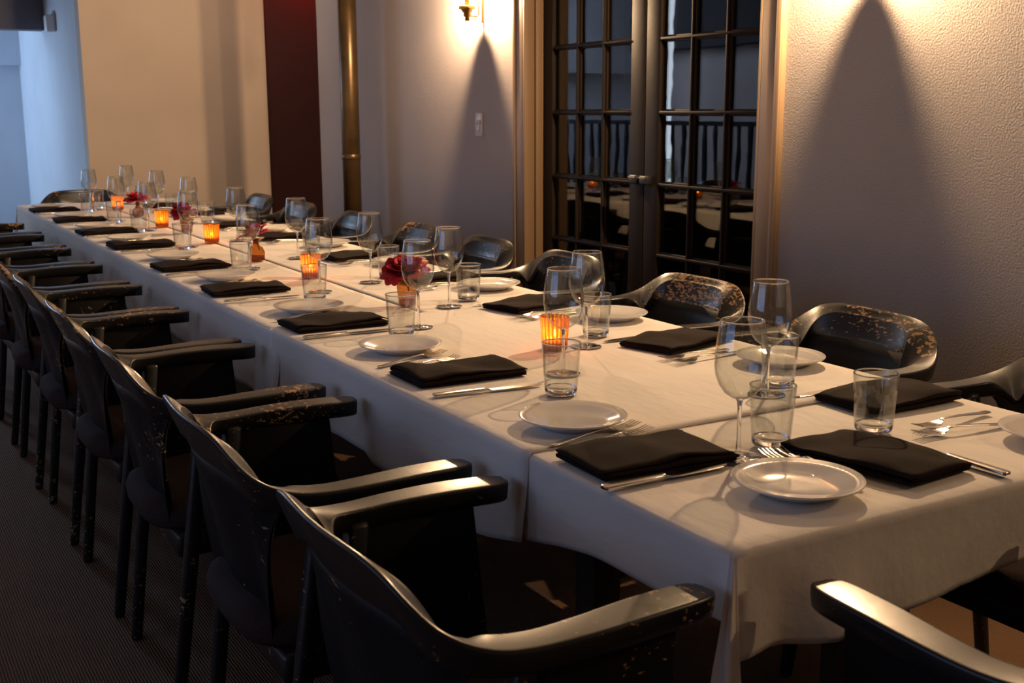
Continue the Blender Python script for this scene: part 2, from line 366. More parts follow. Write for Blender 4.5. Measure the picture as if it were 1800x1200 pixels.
# light switch, sensor
sw = empty('light_switch', (XW, 5.11, T+.46), 0, 'ivory double light switch on the grey wall below the brass sconce', 'switch')
boxes('switch_plate', [(-.006, 0, -.037, .037, -.058, .058)], M['switch'], sw, .003)
for y in (-.012, .013): boxes('toggle', [(-.016,-.006, y-.005, y+.005, -.002, .022)], M['white_plastic'], sw, .002)
boxes('rocker', [(-.009,-.006, -.014, .014, -.035, -.008)], M['switch'], sw, .001)
sn = empty('wall_sensor', (1.56, 9.35, T+1.16), 0, 'small white wall sensor box beside the dark beam at upper left', 'sensor')
boxes('housing', [(-.07, 0, -.05, .05, -.06, .06)], M['white_plastic'], sn, .012)
boxes('mount', [(-.02, .0, -.03, .03, .06, .09)], M['white_plastic'], sn, .004)

# bronze pipe in front of the far wall
pp = empty('bronze_pipe', (2.63, 6.35, 0), 0, 'tall round bronze pipe standing against the grey wall', 'pipe')
lathe('shaft', [(.052, .0), (.052, CZ)], M['pipe'], pp, 32)
lathe('floor_flange', [(.085, 0), (.085, .012), (.06, .02), (.055, .05)], M['pipe'], pp, 32)
lathe('collar', [(.0525, 1.0), (.0555, 1.002), (.0555, 1.03), (.0525, 1.032)], M['pipe'], pp, 32)

# sconces
def sconce():
    s = empty('wall_sconce')
    cz = -.085      # cup rim relative to lamp centre
    lathe('cup', [(0,-.068),(.012,-.068),(.012,-.05),(.019,-.048),(.019,-.028),(.027,-.026),(.027,-.016),(.0405,-.014),(.0405,0),(.034,.001),(.03,-.004),(0,-.005)], M['brass'], s, 32).location = (0,0,cz)
    tube('arm', [(0,0,cz-.045),(.055,0,cz-.045),(.062,0,cz-.04),(.062,0,cz+.02),(.062,0,.16)], .0045, M['brass'], s, 10)
    boxes('backplate', [(.078,.09,-.006,.006,-.16,.3),(.06,.08,-.006,.006,.10,.115)], M['brass'], s, .002)
    lathe('glass_tube', [(.03,cz),(.03,.13),(.0285,.13),(.0285,cz)], M['glass'], s, 32, caps=False)
    lathe('bulb', [(.0,-.012),(.002,-.010),(.003,-.004),(.003,.02),(.002,.045),(0,.047)], M['bulb'], s, 12)
    lathe('socket', [(.012,cz-.004),(.012,-.03),(.009,-.02),(0,-.02)], M['brass'], s, 16)
    return s
s0 = sconce()
for i, (x, y) in enumerate(SCONCES):
    o = s0 if i == 0 else copy_tree(s0)
    o.location = (x, y, T+1.10)
    tag(o, ['brass wall sconce nearest the camera, beside the near wall', 'brass wall sconce just above the frame throwing the triangular shadow right of the doors',
            'brass wall sconce with clear glass tube above the light switch'][i], 'sconce', 'brass wall sconces')
    light('sconce_bulb', 'POINT', (x-.002, y, T+1.10), [34, 172, 172][i], WARM, .016)
# assumed ceiling downlights above the table, out of view
dl = empty('ceiling_downlight')
lathe('trim_ring', [(.045,0),(.065,0),(.065,-.008),(.045,-.006)], M['white_plastic'], dl, 24, caps=False)
lathe('lens', [(.0,-.002),(.045,-.002)], M['downlight'], dl, 24)
for i, (x, y) in enumerate(((1.55, 1.9), (1.55, 4.3), (1.3, 6.5))):
    o = dl if i == 0 else copy_tree(dl); o.location = (x, y, CZ)
    tag(o, ['recessed ceiling downlight over the near end of the table', 'recessed ceiling downlight over the middle of the table', 'recessed ceiling downlight over the far end of the table'][i], 'downlight', 'recessed ceiling downlights')

# ---------------------------------------------------------------- table and cloths
TX0, TX1, TY0, TY1 = .925, 1.805, 1.04, 7.22
t = empty('dining_table', ((TX0+TX1)/2, (TY0+TY1)/2, 0), 0, 'long dining table under white tablecloths, set for many guests', 'table')
hx, hy = (TX1-TX0)/2-.004, (TY1-TY0)/2-.004
boxes('tabletop', [(-hx, hx, -hy, hy, T-.03, T-.004)], M['wood'], t, .004)
boxes('apron', [(-hx+.08, hx-.08, -hy+.1, hy-.1, T-.1, T-.03)], M['wood'], t, .004)
boxes('modesty_panel', [(hx-.1, hx-.082, -hy+.72, hy-.1, T-.48, T-.1)], M['wood'], t, .003)  # unseen panel added to keep sconce light off the floor under the table
for y in (-hy+.5, -hy+2.3, hy-2.3, hy-.3):
    for x in (-hx+.14, hx-.14): taper_post('leg', (x, y, 0), (x, y, T-.1), .05, .06, M['wood'], t)

def nz(x, y, z=0): return noise.noise(Vector((x, y, z)))
def cloth(label, x0, x1, y0, y1, sides, zoff, seed, dropL=lambda y: .17, dropR=lambda y: .19, dropF=lambda x: .14, dropB=lambda x: .15, edge_tuck=None):
    """flat top plus hanging sides; sides: set of 'L','R','F','B' that hang over the table edge"""
    bm = bmesh.new()
    def top(x, y):
        w = .0012*nz(x*3, y*1.2, seed) + .0016*max(0, nz(x*2.2+5, y*7, seed))**.8 * (1 if True else 0)
        k = min(1, min(abs(x-TX0), abs(x-TX1), abs(y-TY0), abs(y-TY1))/.05)
        return T + zoff + w*k
    nx, ny = max(8, int((x1-x0)/.022)), max(8, int((y1-y0)/.03))
    g = [[bm.verts.new((x0+(x1-x0)*i/nx, y0+(y1-y0)*j/ny, top(x0+(x1-x0)*i/nx, y0+(y1-y0)*j/ny))) for j in range(ny+1)] for i in range(nx+1)]
    for i in range(nx):
        for j in range(ny): bm.faces.new((g[i][j], g[i+1][j], g[i+1][j+1], g[i][j+1]))
    NV = 16
    def hang(pt, d, D, flare, wave):
        """column of points from pt going outwards along d then down by D"""
        out = []
        for k in range(1, NV+1):
            v = k/NV; r = v*D; rr = .007
            if r < rr*1.57: a = r/rr; o, z = rr*math.sin(a), -rr*(1-math.cos(a))
            else: o, z = rr, -rr-(r-rr*1.57)
            o += flare*v**1.4 + wave*sm(.1, 1, v)
            out.append((pt[0]+d[0]*o, pt[1]+d[1]*o, T+zoff+z))
        return out
    def strip(cols, base):
        vc = []
        for c, b in zip(cols, base): vc.append([b]+[bm.verts.new(p) for p in c])
        for i in range(len(vc)-1):
            for k in range(NV):
                q = (vc[i][k], vc[i][k+1], vc[i+1][k+1], vc[i+1][k])
                if len(set(q)) == 4: bm.faces.new(q)
                elif len(set(q)) == 3: bm.faces.new(list(dict.fromkeys(q)))
    def wv(s, u): # hanging folds along the edge
        return .010*math.sin(u*9+seed+1.5*nz(u*1.3, seed)) + .009*nz(u*6, seed*1.7) + .006*max(0, nz(u*17, seed+4))
    if 'L' in sides:
        strip([hang((x0, g[0][j].co.y), (-1, 0), dropL(g[0][j].co.y), .012, wv('L', g[0][j].co.y)) for j in range(ny+1)], [g[0][j] for j in range(ny+1)])
    if 'R' in sides:
        strip([hang((x1, g[nx][j].co.y), (1, 0), dropR(g[nx][j].co.y), .012, wv('R', g[nx][j].co.y+9)) for j in range(ny, -1, -1)], [g[nx][j] for j in range(ny, -1, -1)])
    if 'F' in sides:
        strip([hang((g[i][0].co.x, y0), (0, -1), dropF(g[i][0].co.x), .004, wv('F', g[i][0].co.x+3)*1.1-.022*math.exp(-((g[i][0].co.x-x0-.075)/.035)**2)+.016*math.exp(-((g[i][0].co.x-x0-.17)/.04)**2)) for i in range(nx, -1, -1)], [g[i][0] for i in range(nx, -1, -1)])
    if 'B' in sides:
        strip([hang((g[i][ny].co.x, y1), (0, 1), dropB(g[i][ny].co.x), .01, wv('B', g[i][ny].co.x+6)) for i in range(nx+1)], [g[i][ny] for i in range(nx+1)])
    def corner(v0, a, da, db, Da, Db, wa, wb, fa, fb):
        n = 26; cols = []
        for i in range(n+1):
            th = i/n*PI/2; d = Vector((da[0]*math.cos(th)+db[0]*math.sin(th), da[1]*math.cos(th)+db[1]*math.sin(th)))
            s2 = math.sin(2*th)
            D = Da*(1-i/n)+Db*(i/n)+.19*max(0, s2)**.9
            pinch = .088*max(0, s2)**1.1*(1+.18*math.sin(th*9+.6)) - .012*math.sin(4*th)**2
            wv_ = wa*(1-i/n)**3+wb*(i/n)**3; fl = (fa*(1-i/n)+fb*(i/n))*(1-s2)
            cols.append(hang(a, d, D, fl+pinch, wv_))
        strip(cols, [v0]*(n+1))
    if 'L' in sides and 'F' in sides: corner(g[0][0], (x0, y0), (-1,0), (0,-1), dropL(y0), dropF(x0), wv('L', y0), wv('F', x0+3)*1.1, .012, .004)
    if 'R' in sides and 'F' in sides: corner(g[nx][0], (x1, y0), (0,-1), (1,0), dropF(x1), dropR(y0), wv('F', x1+3)*1.1, wv('R', y0+9), .004, .012)
    if 'L' in sides and 'B' in sides: corner(g[0][ny], (x0, y1), (0,1), (-1,0), dropB(x0), dropL(y1), wv('B', x0+6), wv('L', y1), .01, .012)
    if 'R' in sides and 'B' in sides: corner(g[nx][ny], (x1, y1), (1,0), (0,1), dropR(y1), dropB(x1), wv('R', y1+9), wv('B', x1+6), .012, .01)
    bmesh.ops.remove_doubles(bm, verts=bm.verts, dist=.00005)
    bmesh.ops.recalc_face_normals(bm, faces=bm.faces)
    me = bpy.data.meshes.new('tablecloth'); bm.to_mesh(me); bm.free()
    o = link('tablecloth', me, M['cloth'], None, True)
    sd = o.modifiers.new('thick', 'SOLIDIFY'); sd.thickness = .0012; sd.offset = -1
    return tag(o, label, 'tablecloth', 'white tablecloths covering the long table')
def dL(y):
    if y > 1.75: return .175+.01*math.sin(y*4)
    return .095+.08*sm(1.25, 1.7, y)
cloth('white tablecloth over the near table end with its twisted hanging corner', TX0, TX1, TY0, 1.60, {'L','R','F'}, .0, 2.3, dropL=dL,
      dropF=lambda x: .15 if x < 1.09 else .142-.01*sm(1.2, 1.6, x))
cloth('white tablecloth lying over its neighbours between near seam and table middle', TX0-.0015, TX1+.0015, 1.52, 2.78, {'L','R'}, .0022, 5.1, dropL=lambda y: dL(y)+.004-.02*sm(2.13,2.15,y))
cloth('white tablecloth along the left half of the far table, candles at its edge', TX0, 1.338, 2.70, TY1, {'L','B'}, .0, 8.7, dropL=lambda y: .19+.012*math.sin(y*3))
cloth('white tablecloth along the right half of the far table beside the doors', 1.345, TX1, 2.70, TY1, {'R','B'}, .0, 11.2)
ZT = T+.0046     # things stand here

# ---------------------------------------------------------------- armchairs
def catmull(P, n):
    out = []
    for i in range(len(P)-1):
        p0, p1, p2, p3 = P[max(i-1,0)], P[i], P[i+1], P[min(i+2, len(P)-1)]
        for k in range(n):
            t = k/n
            out.append(tuple(.5*((2*b)+(-a+c)*t+(2*a-5*b+4*c-d)*t*t+(-a+3*b-3*c+d)*t**3) for a,b,c,d in zip(p0,p1,p2,p3)))
    out.append(tuple(P[-1])); return out
def make_chair():
    # rim stations: x, y, ztop, back(0 arm..1 back), half width
    H = [(.206,.250,.706,0,.010),(.201,.251,.707,0,.021),(.175,.253,.708,0,.0285),(.10,.259,.709,0,.0295),(.02,.263,.707,0,.027),(-.05,.260,.705,0,.025),(-.10,.250,.710,.08,.026),
         (-.138,.226,.728,.32,.028),(-.163,.199,.757,.62,.029),(-.181,.167,.780,.85,.025),(-.193,.127,.789,.97,.019),(-.201,.08,.791,1,.014),(-.205,.03,.791,1,.0125),(-.2055,0,.791,1,.012)]
    full = H + [(x,-y,z,b,w) for (x,y,z,b,w) in reversed(H[:-1])]
    st = catmull(full, 5)
    rail, shell = [], []
    n = len(st)
    for i, s in enumerate(st):
        p = Vector(s[:2]); q = Vector(st[min(i+1,n-1)][:2])-Vector(st[max(i-1,0)][:2])
        tg = q.normalized() if q.length > 1e-6 else Vector((-1,0))
        if i < 3: tg = Vector((-1, 0))
        if i > n-4: tg = Vector((1, 0))
        nrm = Vector((tg.y, -tg.x))
        if nrm.dot(p-Vector((.05,0))) < 0: nrm = -nrm
        z, b, w = s[2], max(0, min(1, s[3])), s[4]
        hump = max(0, 1-abs(b-.55)*1.9); hump = hump*hump*(3-2*hump); inn = .062*hump+.014*b   # the inner edge dips where the rail twists upright
        th = .034*(1-b)+.085*b; lean = .028*b
        O, I = w*(1-.35*b)+.002*hump, -w*(1-.1*b)-.032*hump
        zi = z-inn; oB = (O-.003)*(1-b)+(-lean+.005)*b; iB = (I+.004)*(1-b)+(-lean-.012)*b; ib = min(z-th, zi-.018)
        sec = [(O-.006, z), (O-.002, z-.0012), (O, z-.005), ((O+oB)*.5+.001, z-th*.5), (oB, z-th+.005), (oB-.005, z-th),
               (iB+.006, ib), (iB, ib+.004), ((I+iB)*.5, (zi-.006+ib)*.5), (I, zi-.005), (I+.002, zi-.0012), (I+.006, zi), ((O+I)*.5, z-inn*.42)]
        rail.append([(p.x+nrm.x*o, p.y+nrm.y*o, zz) for o, zz in sec])
        if b > .15: shell.append((p, nrm, z-th, b, lean))
    k = len(rail[0]); vs = [v for r in rail for v in r]
    fs = [(i*k+j, i*k+(j+1)%k, (i+1)*k+(j+1)%k, (i+1)*k+j) for i in range(len(rail)-1) for j in range(k)]
    fs += [tuple(reversed(range(k))), tuple((len(rail)-1)*k+j for j in range(k))]
    c = empty('armchair')
    o = mesh('arm_rail', vs, fs, M['black_rail'], c, True); wn = o.modifiers.new('wn', 'WEIGHTED_NORMAL'); wn.weight = 80
    # back shell hanging from the rail, narrowing towards the seat
    vs = []; rows = 9
    for (p, nrm, zt, b, lean) in shell:
        zb_ = zt + (.40-zt)*sm(.12, .75, b)
        for side in (0, 1):
            for r in range(rows):
                v = r/(rows-1); z = zt+.012+(zb_-zt-.012)*v
                o = .004-lean*1.0-.010*math.sin(v*PI)*b + (-.015 if side else 0)
                q = Vector((p.x+nrm.x*o, p.y+nrm.y*o)); f = (zt-z)/.4
                q = Vector((q.x+.085*f*b, q.y*(1-.20*f)))
                vs.append((q.x, q.y, z))
    fs = []; k = rows*2; m_ = len(shell)
    for i in range(m_-1):
        for r in range(rows-1):
            a = i*k+r; fs.append((a, a+1, a+k+1, a+k)); a = i*k+rows+r; fs.append((a, a+k, a+k+1, a+1))
        fs.append((i*k+rows-1, i*k+2*rows-1, (i+1)*k+2*rows-1, (i+1)*k+rows-1)); fs.append((i*k, (i+1)*k, (i+1)*k+rows, i*k+rows))
    for i in (0, m_-1):
        for r in range(rows-1): a = i*k+r; fs.append((a, a+rows, a+rows+1, a+1) if i == 0 else (a, a+1, a+rows+1, a+rows))
    mesh('backrest', vs, fs, M['black'], c, True)
    for s in (-1, 1):
        # side panel below the arm
        vs = []
        for (x, z) in ((-.055,.40),(.165,.40),(.150,.68),(-.035,.68)):
            y = .222+.03*(z-.40)/.28
            vs += [(x, s*y, z), (x, s*(y+.016), z)]
        fs = [(0,2,4,6),(1,7,5,3),(0,1,3,2),(2,3,5,4),(4,5,7,6),(6,7,1,0)]
        bv(mesh('side_panel', vs, fs, M['black'], c), .003)
        taper_post('leg', (-.135, s*.215, 0), (-.052, s*.247, .685), .026, .034, M['black_leg'], c, .008)
        taper_post('leg', (.235, s*.205, 0), (.19, s*.226, .42), .024, .038, M['black_leg'], c, .006)
    # seat cushion: rounded square
    vs, fs = [], []
    prof = [(.0,.475),(.6,.473),(.88,.468),(.97,.458),(1.0,.440),(.985,.415),(.95,.405),(.0,.405)]
    N = 40
    for (sc, z) in prof:
        for k in range(N):
            a = 2*PI*k/N; e = 2/4.2
            x = math.copysign(abs(math.cos(a))**e, math.cos(a)); y = math.copysign(abs(math.sin(a))**e, math.sin(a))
            wy = .218 if x > 0 else .218-.03*abs(x)
            vs.append((.065+.225*x*sc, wy*y*sc*.97, z))
    for i in range(len(prof)-1):
        for k in range(N): a = i*N+k; b = i*N+(k+1)%N; fs.append((a, a+N, b+N, b))
    mesh('seat', vs, fs, M['seat'], c, True)
    bv(boxes('seat_frame', [(-.11,.25,-.2,.2,.35,.405)], M['black_leg'], c), .01)
    return c
chair0 = make_chair(); used = [False]
def place_chair(x, y, rz, label, group, chipped=False):
    c = chair0 if not used[0] else copy_tree(chair0); used[0] = True
    c.location = (x, y, 0); c.rotation_euler = (0, 0, rz)
    if chipped:
        for ch in c.children:
            if ch.name.startswith(('arm_rail', 'backrest')):
                ch.material_slots[0].link = 'OBJECT'; ch.material_slots[0].material = M['black_chip' if ch.name.startswith('arm') else 'black_chip_back']
    return tag(c, label, 'armchair', group)
rnd = random.Random(4)
LY = [1.30, 1.92, 2.57, 3.16, 3.75, 4.37, 5.0, 5.65, 6.30]
LX = [.683, .68, .675, .672, .668, .662, .662, .660, .660]
for i, y in enumerate(LY):
    where = 'nearest the camera' if i == 0 else ('farthest from the camera' if i == 8 else ORD[i]+' from the camera')
    place_chair(LX[i], y, R(rnd.uniform(-1.5, 1.5)) if i else 0, f'worn black wooden armchair on the left side of the table, {where}', 'black armchairs on the left side', i in (3, 5))
RY = [1.36, 2.03, 2.70, 3.40, 3.99, 4.61, 5.33, 6.08, 6.78]
for i, y in enumerate(RY):
    where = 'nearest the camera' if i == 0 else ('farthest from the camera' if i == 8 else ORD[i]+' from the camera')
    place_chair(2.035, y, PI+R(rnd.uniform(-2, 2)), f'worn black wooden armchair on the right side of the table, {where}', 'black armchairs on the right side', i in (1, 2, 5))
place_chair(1.278, .785, PI/2, 'black armchair at the near table end, worn arm in the lower right', 'black armchairs at the table ends')
place_chair(1.37, 7.57, -PI/2, 'black armchair at the far table end, facing the camera', 'black armchairs at the table ends')

# ---------------------------------------------------------------- tableware masters
def make_plate():
    return lathe('plate', [(0,.003),(.05,.003),(.054,.0),(.058,.0),(.062,.004),(.080,.0105),(.0935,.0165),(.0945,.018),(.0935,.0192),(.079,.0135),(.062,.0085),(.056,.0065),(.02,.006),(0,.006)], M['plate'], None, 56, caps=False)
def make_wine():
    g = empty('wine_glass')
    bo = [(.0045,.0935),(.014,.0965),(.025,.104),(.034,.117),(.0395,.133),(.0412,.148),(.0405,.165),(.0385,.185),(.0355,.205),(.0340,.2155)]
    bi = [(r-.0011, z+.0004) for r, z in reversed(bo[1:])]
    prof = bo + [(.0336,.2165)] + bi + [(.006,.0962),(0,.0958)]
    lathe('bowl', prof, M['glass'], g, 48, caps=False)
    lathe('rim', [(.0331+.0011*math.cos(a*PI/4), .2168+.0011*math.sin(a*PI/4)) for a in range(9)], M['solidglass'], g, 48, caps=False)
    lathe('stem', [(.0042,.0058),(.0040,.012),(.0034,.03),(.0031,.055),(.0034,.08),(.0048,.0905),(.0075,.0945),(.003,.0965),(0,.0966)], M['solidglass'], g, 20, caps=False)
    lathe('foot', [(0,.0003),(.034,.0003),(.0355,.0011),(.034,.0019),(.02,.0028),(.008,.0042),(.0042,.0062),(0,.0064)], M['solidglass'], g, 48, caps=False)
    return g
def make_tumbler():
    g = empty('tumbler')
    wo = [(.0315,.012),(.0330,.035),(.0350,.065),(.0372,.0985)]
    prof = wo + [(.0368,.100),(.0360,.0995)] + [(r-.0018, z) for r, z in reversed(wo)] 
    lathe('tumbler_wall', prof, M['glass'], g, 48, caps=False)
    lathe('rim', [(.0362+.0013*math.cos(a*PI/4), .0998+.0013*math.sin(a*PI/4)) for a in range(9)], M['solidglass'], g, 48, caps=False)
    lathe('tumbler_base', [(0,.0006),(.022,.0002),(.0285,.0012),(.0305,.004),(.0314,.0118),(.029,.0145),(.024,.0128),(.012,.0108),(0,.0102)], M['solidglass'], g, 40, caps=False)
    return g
def ribbon(pts, m, name, parent, th=.0016):
    """pts: (x, halfwidth, z) along x"""
    vs, fs = [], []
    for (x, w, z) in pts: vs += [(x,-w,z),(x,w,z),(x,w*.9,z+th),(x,-w*.9,z+th)]
    for i in range(len(pts)-1):
        for j in range(4): a = i*4+j; b = i*4+(j+1)%4; fs.append((a, b, b+4, a+4))
    fs += [(3,2,1,0), tuple((len(pts)-1)*4+j for j in range(4))]
    return mesh(name, vs, fs, m, parent, False)
def make_fork(L=.2):
    f = empty('fork')   # handle end at x=-L/2, tines at +L/2
    h = L/2
    o = ribbon([(-h,.002,.001),(-h+.003,.0075,.001),(-h+.02,.0072,.0012),(-.02,.0045,.006),(h-.075,.0030,.0078),(h-.066,.0036,.006)], M['steel'], 'handle', f, .0022); bv(o, .0005)
    o = ribbon([(h-.068,.0034,.006),(h-.060,.009,.0036),(h-.052,.0118,.0022),(h-.044,.0122,.0020)], M['steel'], 'fork_head', f)
    for y in (-.0103,-.0035,.0035,.0103):
        t_ = ribbon([(h-.045,.0019,.0020),(h-.02,.0016,.0030),(h-.004,.0012,.0062),(h,.0004,.0070)], M['steel'], 'tine', f); t_.location = (0, y, 0)
    return f
def make_knife(L=.23):
    k = empty('table_knife'); h = L/2     # handle end at -x
    o = ribbon([(-h,.006,.0008),(-h+.004,.0095,.0008),(-h+.05,.0085,.0009),(-.012,.0066,.0010),(-.004,.0045,.0016)], M['steel'], 'handle', k, .0052); bv(o, .0012)
    ribbon([(-.006,.0042,.003),(.004,.0085,.0012),(.02,.0095,.0010),(.07,.0095,.0010),(h-.012,.0070,.0010),(h,.0008,.0010)], M['steel'], 'blade', k, .0013)
    return k
def make_napkin(seed):
    rn = random.Random(seed); vs, fs = [], []
    w, L = .143, .238
    sec = []   # serpentine cross-section of a cloth folded in layers
    lay = 4; hgt = .0054
    for l in range(lay):
        z = .0018+l*hgt; a, b = (-w/2, w/2) if l % 2 == 0 else (w/2, -w/2)
        a_ = a*(1-.012*l); b_ = b*(1-.012*l)
        for t in range(9): sec.append((a_+(b_-a_)*t/8, z, l))
        if l < lay-1:
            sg = 1 if b > 0 else -1
            for q in (-50, 0, 50): sec.append((b_+sg*.0022*math.cos(R(q)), z+hgt/2+hgt/2*math.sin(R(q)), l))
    sk = rn.uniform(-.03, .05); ph = rn.uniform(0, 6); N = 22
    for i in range(N+1):
        u = i/N; x = -L/2+L*u
        for (y, z, l) in sec:
            ed = 1-.18*sm(.9, 1, abs(2*u-1))
            wv_ = 1+.26*math.sin(u*6+ph+y*14)*(l/lay) + .30*nz(u*4, y*14, seed)
            sag = 1-.12*sm(0, 1, abs(y)/(w/2))
            vs.append((x+sk*y*1.2+.0016*l*math.sin(seed+l), y*(1+.02*math.sin(u*5+ph)), max(.0016*(l>=0)+l*.0024, z*wv_*ed*sag)))
    k = len(sec)
    for i in range(N):
        for j_ in range(k-1): a = i*k+j_; fs.append((a, a+1, a+k+1, a+k))
    o = mesh('napkin', vs, fs, M['napkin'], None, True)
    d = o.modifiers.new('thick', 'SOLIDIFY'); d.thickness = .0026; d.offset = 0
    return o
plate0, wine0, tumb0, fork0, knife0 = make_plate(), make_wine(), make_tumbler(), make_fork(), make_knife()
naps = [make_napkin(s) for s in (1, 2, 3, 4)]
first = {}
def put(master, key, x, y, rz, label, cat, group, z=0, tilt=None, scale=None):
    if key not in first: o = master; first[key] = 1
    else: o = copy_tree(master)
    o.location = (x, y, ZT+z); o.rotation_euler = (0, tilt or 0, rz)
    if scale: o.scale = (scale,)*3
    return tag(o, label, cat, group)

def nth(i, n):
    return 'nearest' if i == 0 else ORD[i]
# left side settings, nearest first: centre y of napkin
LN = [(1.055,1.395,-.06),(1.075,2.06,-.02),(1.065,2.72,0),(1.05,3.385,.0),(1.05,4.00,.03),(1.05,4.735,.0),(1.04,5.335,.02),(1.045,5.985,0),(1.035,6.65,0)]
LK = [(1.025,1.305,0),(1.06,1.908,-.10),(1.05,2.587,.0),(1.045,3.208,.0),(1.035,3.83,.04),(1.05,4.56,.0),(1.04,5.2,.02),(1.045,5.84,0),(1.03,6.5,0)]
LP = [(1.067,1.622),(1.076,2.345),(1.085,2.95),(1.07,3.66),(1.06,4.28),(1.055,4.985),(1.04,5.60),(1.05,6.25),(1.04,6.895)]
LT = [(1.272,1.352),(1.167,1.816),(1.154,2.507),(1.164,3.111),(1.157,3.767),(1.166,4.54),(1.172,5.30),(1.170,5.80),(1.177,6.50)]
LW = [(1.182,1.328),(1.264,1.959),(1.235,2.579),(1.234,3.251),(1.215,3.86),(1.220,4.641),(1.234,5.38),(1.203,5.879),(1.217,6.63)]
RN = [(1.665,1.465,.02),(1.660,2.085,.25),(1.64,2.70,.2),(1.645,3.30,.05),(1.64,3.95,.1),(1.64,4.72,0),(1.62,5.32,0),(1.62,5.98,0),(1.62,6.6,0)]
RK = [(1.640,1.567,0),(1.635,2.19,.06),(1.62,2.80,.05),(1.63,3.43,.0),(1.64,4.09,0),(1.64,4.85,.02),(1.62,5.45,0),(1.62,6.1,0),(1.62,6.75,0)]
RP = [(1.715,1.805),(1.715,2.43),(1.700,3.05),(1.700,3.70),(1.69,4.36),(1.69,5.04),(1.68,5.64),(1.68,6.3),(1.68,6.95)]
RT = [(1.570,1.655),(1.552,2.262),(1.545,2.895),(1.538,3.43),(1.58,4.24),(1.545,4.9),(1.55,5.55),(1.55,6.2),(1.55,6.9)]
RW = [(1.499,1.610),(1.459,2.165),(1.443,2.817),(1.442,3.352),(1.457,4.053),(1.445,4.738),(1.480,5.60),(1.500,6.30),(1.490,6.97)]
def where(i, side): return (f'nearest {side} place' if i == 0 else f'{ORD[i]} {side} place from the camera')
for side, NN, KK, PP, TT, WW in (('left', LN, LK, LP, LT, LW), ('right', RN, RK, RP, RT, RW)):
    flip = 0 if side == 'left' else PI
    for i in range(9):
        a = where(i, side)
        x, y, r = NN[i]; k = (i*3+(side == 'right')) % 4
        put(naps[k], ('n', k), x, y, r+flip, f'folded dark brown napkin at the {a}', 'napkin', 'folded dark napkins')
        x, y, r = KK[i]; put(knife0, 'k', x, y, r+flip, f'steel table knife at the {a}', 'knife', 'table knives')
        x, y = PP[i]; put(plate0, 'p', x, y, i*.7, f'small white round bread plate at the {a}', 'plate', 'white bread plates')
        x, y = TT[i]; put(tumb0, 't', x, y, i, f'short clear water tumbler at the {a}', 'tumbler', 'clear water tumblers')
        x, y = WW[i]; put(wine0, 'w', x, y, i*.5, f'tall clear wine glass at the {a}', 'wine glass', 'clear wine glasses')
        nx, ny, _ = NN[i]
        sgn = 1 if side == 'left' else -1
        fr = {('left',0): [(1.06,1.544,.17),(1.06,1.506,.165)], ('left',1): [(1.054,2.236,.33),(1.052,2.172,.31)],
              ('right',0): [(1.645,1.300,.05),(1.610,1.252,-.16)]}.get((side, i))
        if fr is None: 
            fr = [(nx-.01, ny+.150, .20), (nx-.01, ny+.112, .18)]
            if side == 'right': fr = [(nx-.05, ny-.165, .12), (nx-.05, ny-.125, .06)]
        for q, (fx, fy, r) in enumerate(fr):
            put(fork0, 'f', fx, fy, r+flip, f'steel fork {"nearer the bread plate" if q == 0 else "nearer the napkin"} at the {a}', 'fork', 'steel forks',
                z=0)
# near end setting
E_ = 'place at the near end of the table'
put(naps[1], ('n', 1), 1.352, 1.212, R(98), f'folded dark brown napkin at the {E_}', 'napkin', 'folded dark napkins')
put(knife0, 'k', 1.462, 1.165, R(89), f'steel table knife at the {E_}', 'knife', 'table knives')
put(plate0, 'p', 1.150, 1.165, 0, f'white round plate reflecting lights at the {E_}', 'plate', 'white bread plates')
put(tumb0, 't', 1.476, 1.325, 0, f'short clear water tumbler at the {E_}', 'tumbler', 'clear water tumblers')
put(fork0, 'f', 1.212, 1.225, R(79), f'steel fork partly under the plate at the {E_}', 'fork', 'steel forks')
put(fork0, 'f', 1.250, 1.225, R(82), f'steel fork nearer the napkin at the {E_}', 'fork', 'steel forks')
put(plate0, 'p', 1.700, 1.135, 0, 'small white plate at the right frame edge beside the forks', 'plate', 'white bread plates')
put(tumb0, 't', 1.262, 6.68, 0, 'spare clear tumbler at the far end of the table', 'tumbler', 'clear water tumblers')

# ---------------------------------------------------------------- candles
def make_votive():
    c = empty('votive_candle')
    out = [(.0265,.0),(.0275,.004),(.0285,.02),(.0325,.074)]
    prof = out + [(.0315,.0755),(.0300,.074),(.0262,.02),(.0245,.006)]
    vs, fs = lathe_data(prof, 120, .0026, 20); mesh('ribbed_holder', vs, [f for f in fs if len(f) == 4]+[tuple(reversed(range(96)))], M['amber'], c, True)
    lathe('wax', [(0,.007),(.0195,.007),(.0195,.026),(.017,.0255),(0,.024)], M['wax'], c, 24, caps=False)
    tube('wick', [(0,0,.024),(0,0,.03)], .0008, M['void'], c, 6)
    lathe('flame', [(0,.029),(.0025,.031),(.0034,.035),(.0024,.041),(0,.046)], M['flame'], c, 12, caps=False)
    return c
v0 = make_votive()
CN = [(1.382,2.178,'beside the nearest wine glasses'),(1.318,3.55,'between the two larger roses, behind a tumbler'),(1.330,4.715,'third from the camera, standing alone on the seam'),(1.317,5.48,'fourth from the camera, beside a small bottle'),(1.344,6.55,'farthest from the camera')]
for i, (x, y, w_) in enumerate(CN):
    o = v0 if i == 0 else copy_tree(v0); o.location = (x, y, ZT); o.rotation_euler = (0,0,i)
    tag(o, 'lit candle in ribbed amber glass, '+w_, 'candle', 'amber votive candles')
    light('candle_glow', 'POINT', (x, y, ZT+.044), .38, (1, .55, .2), .006)

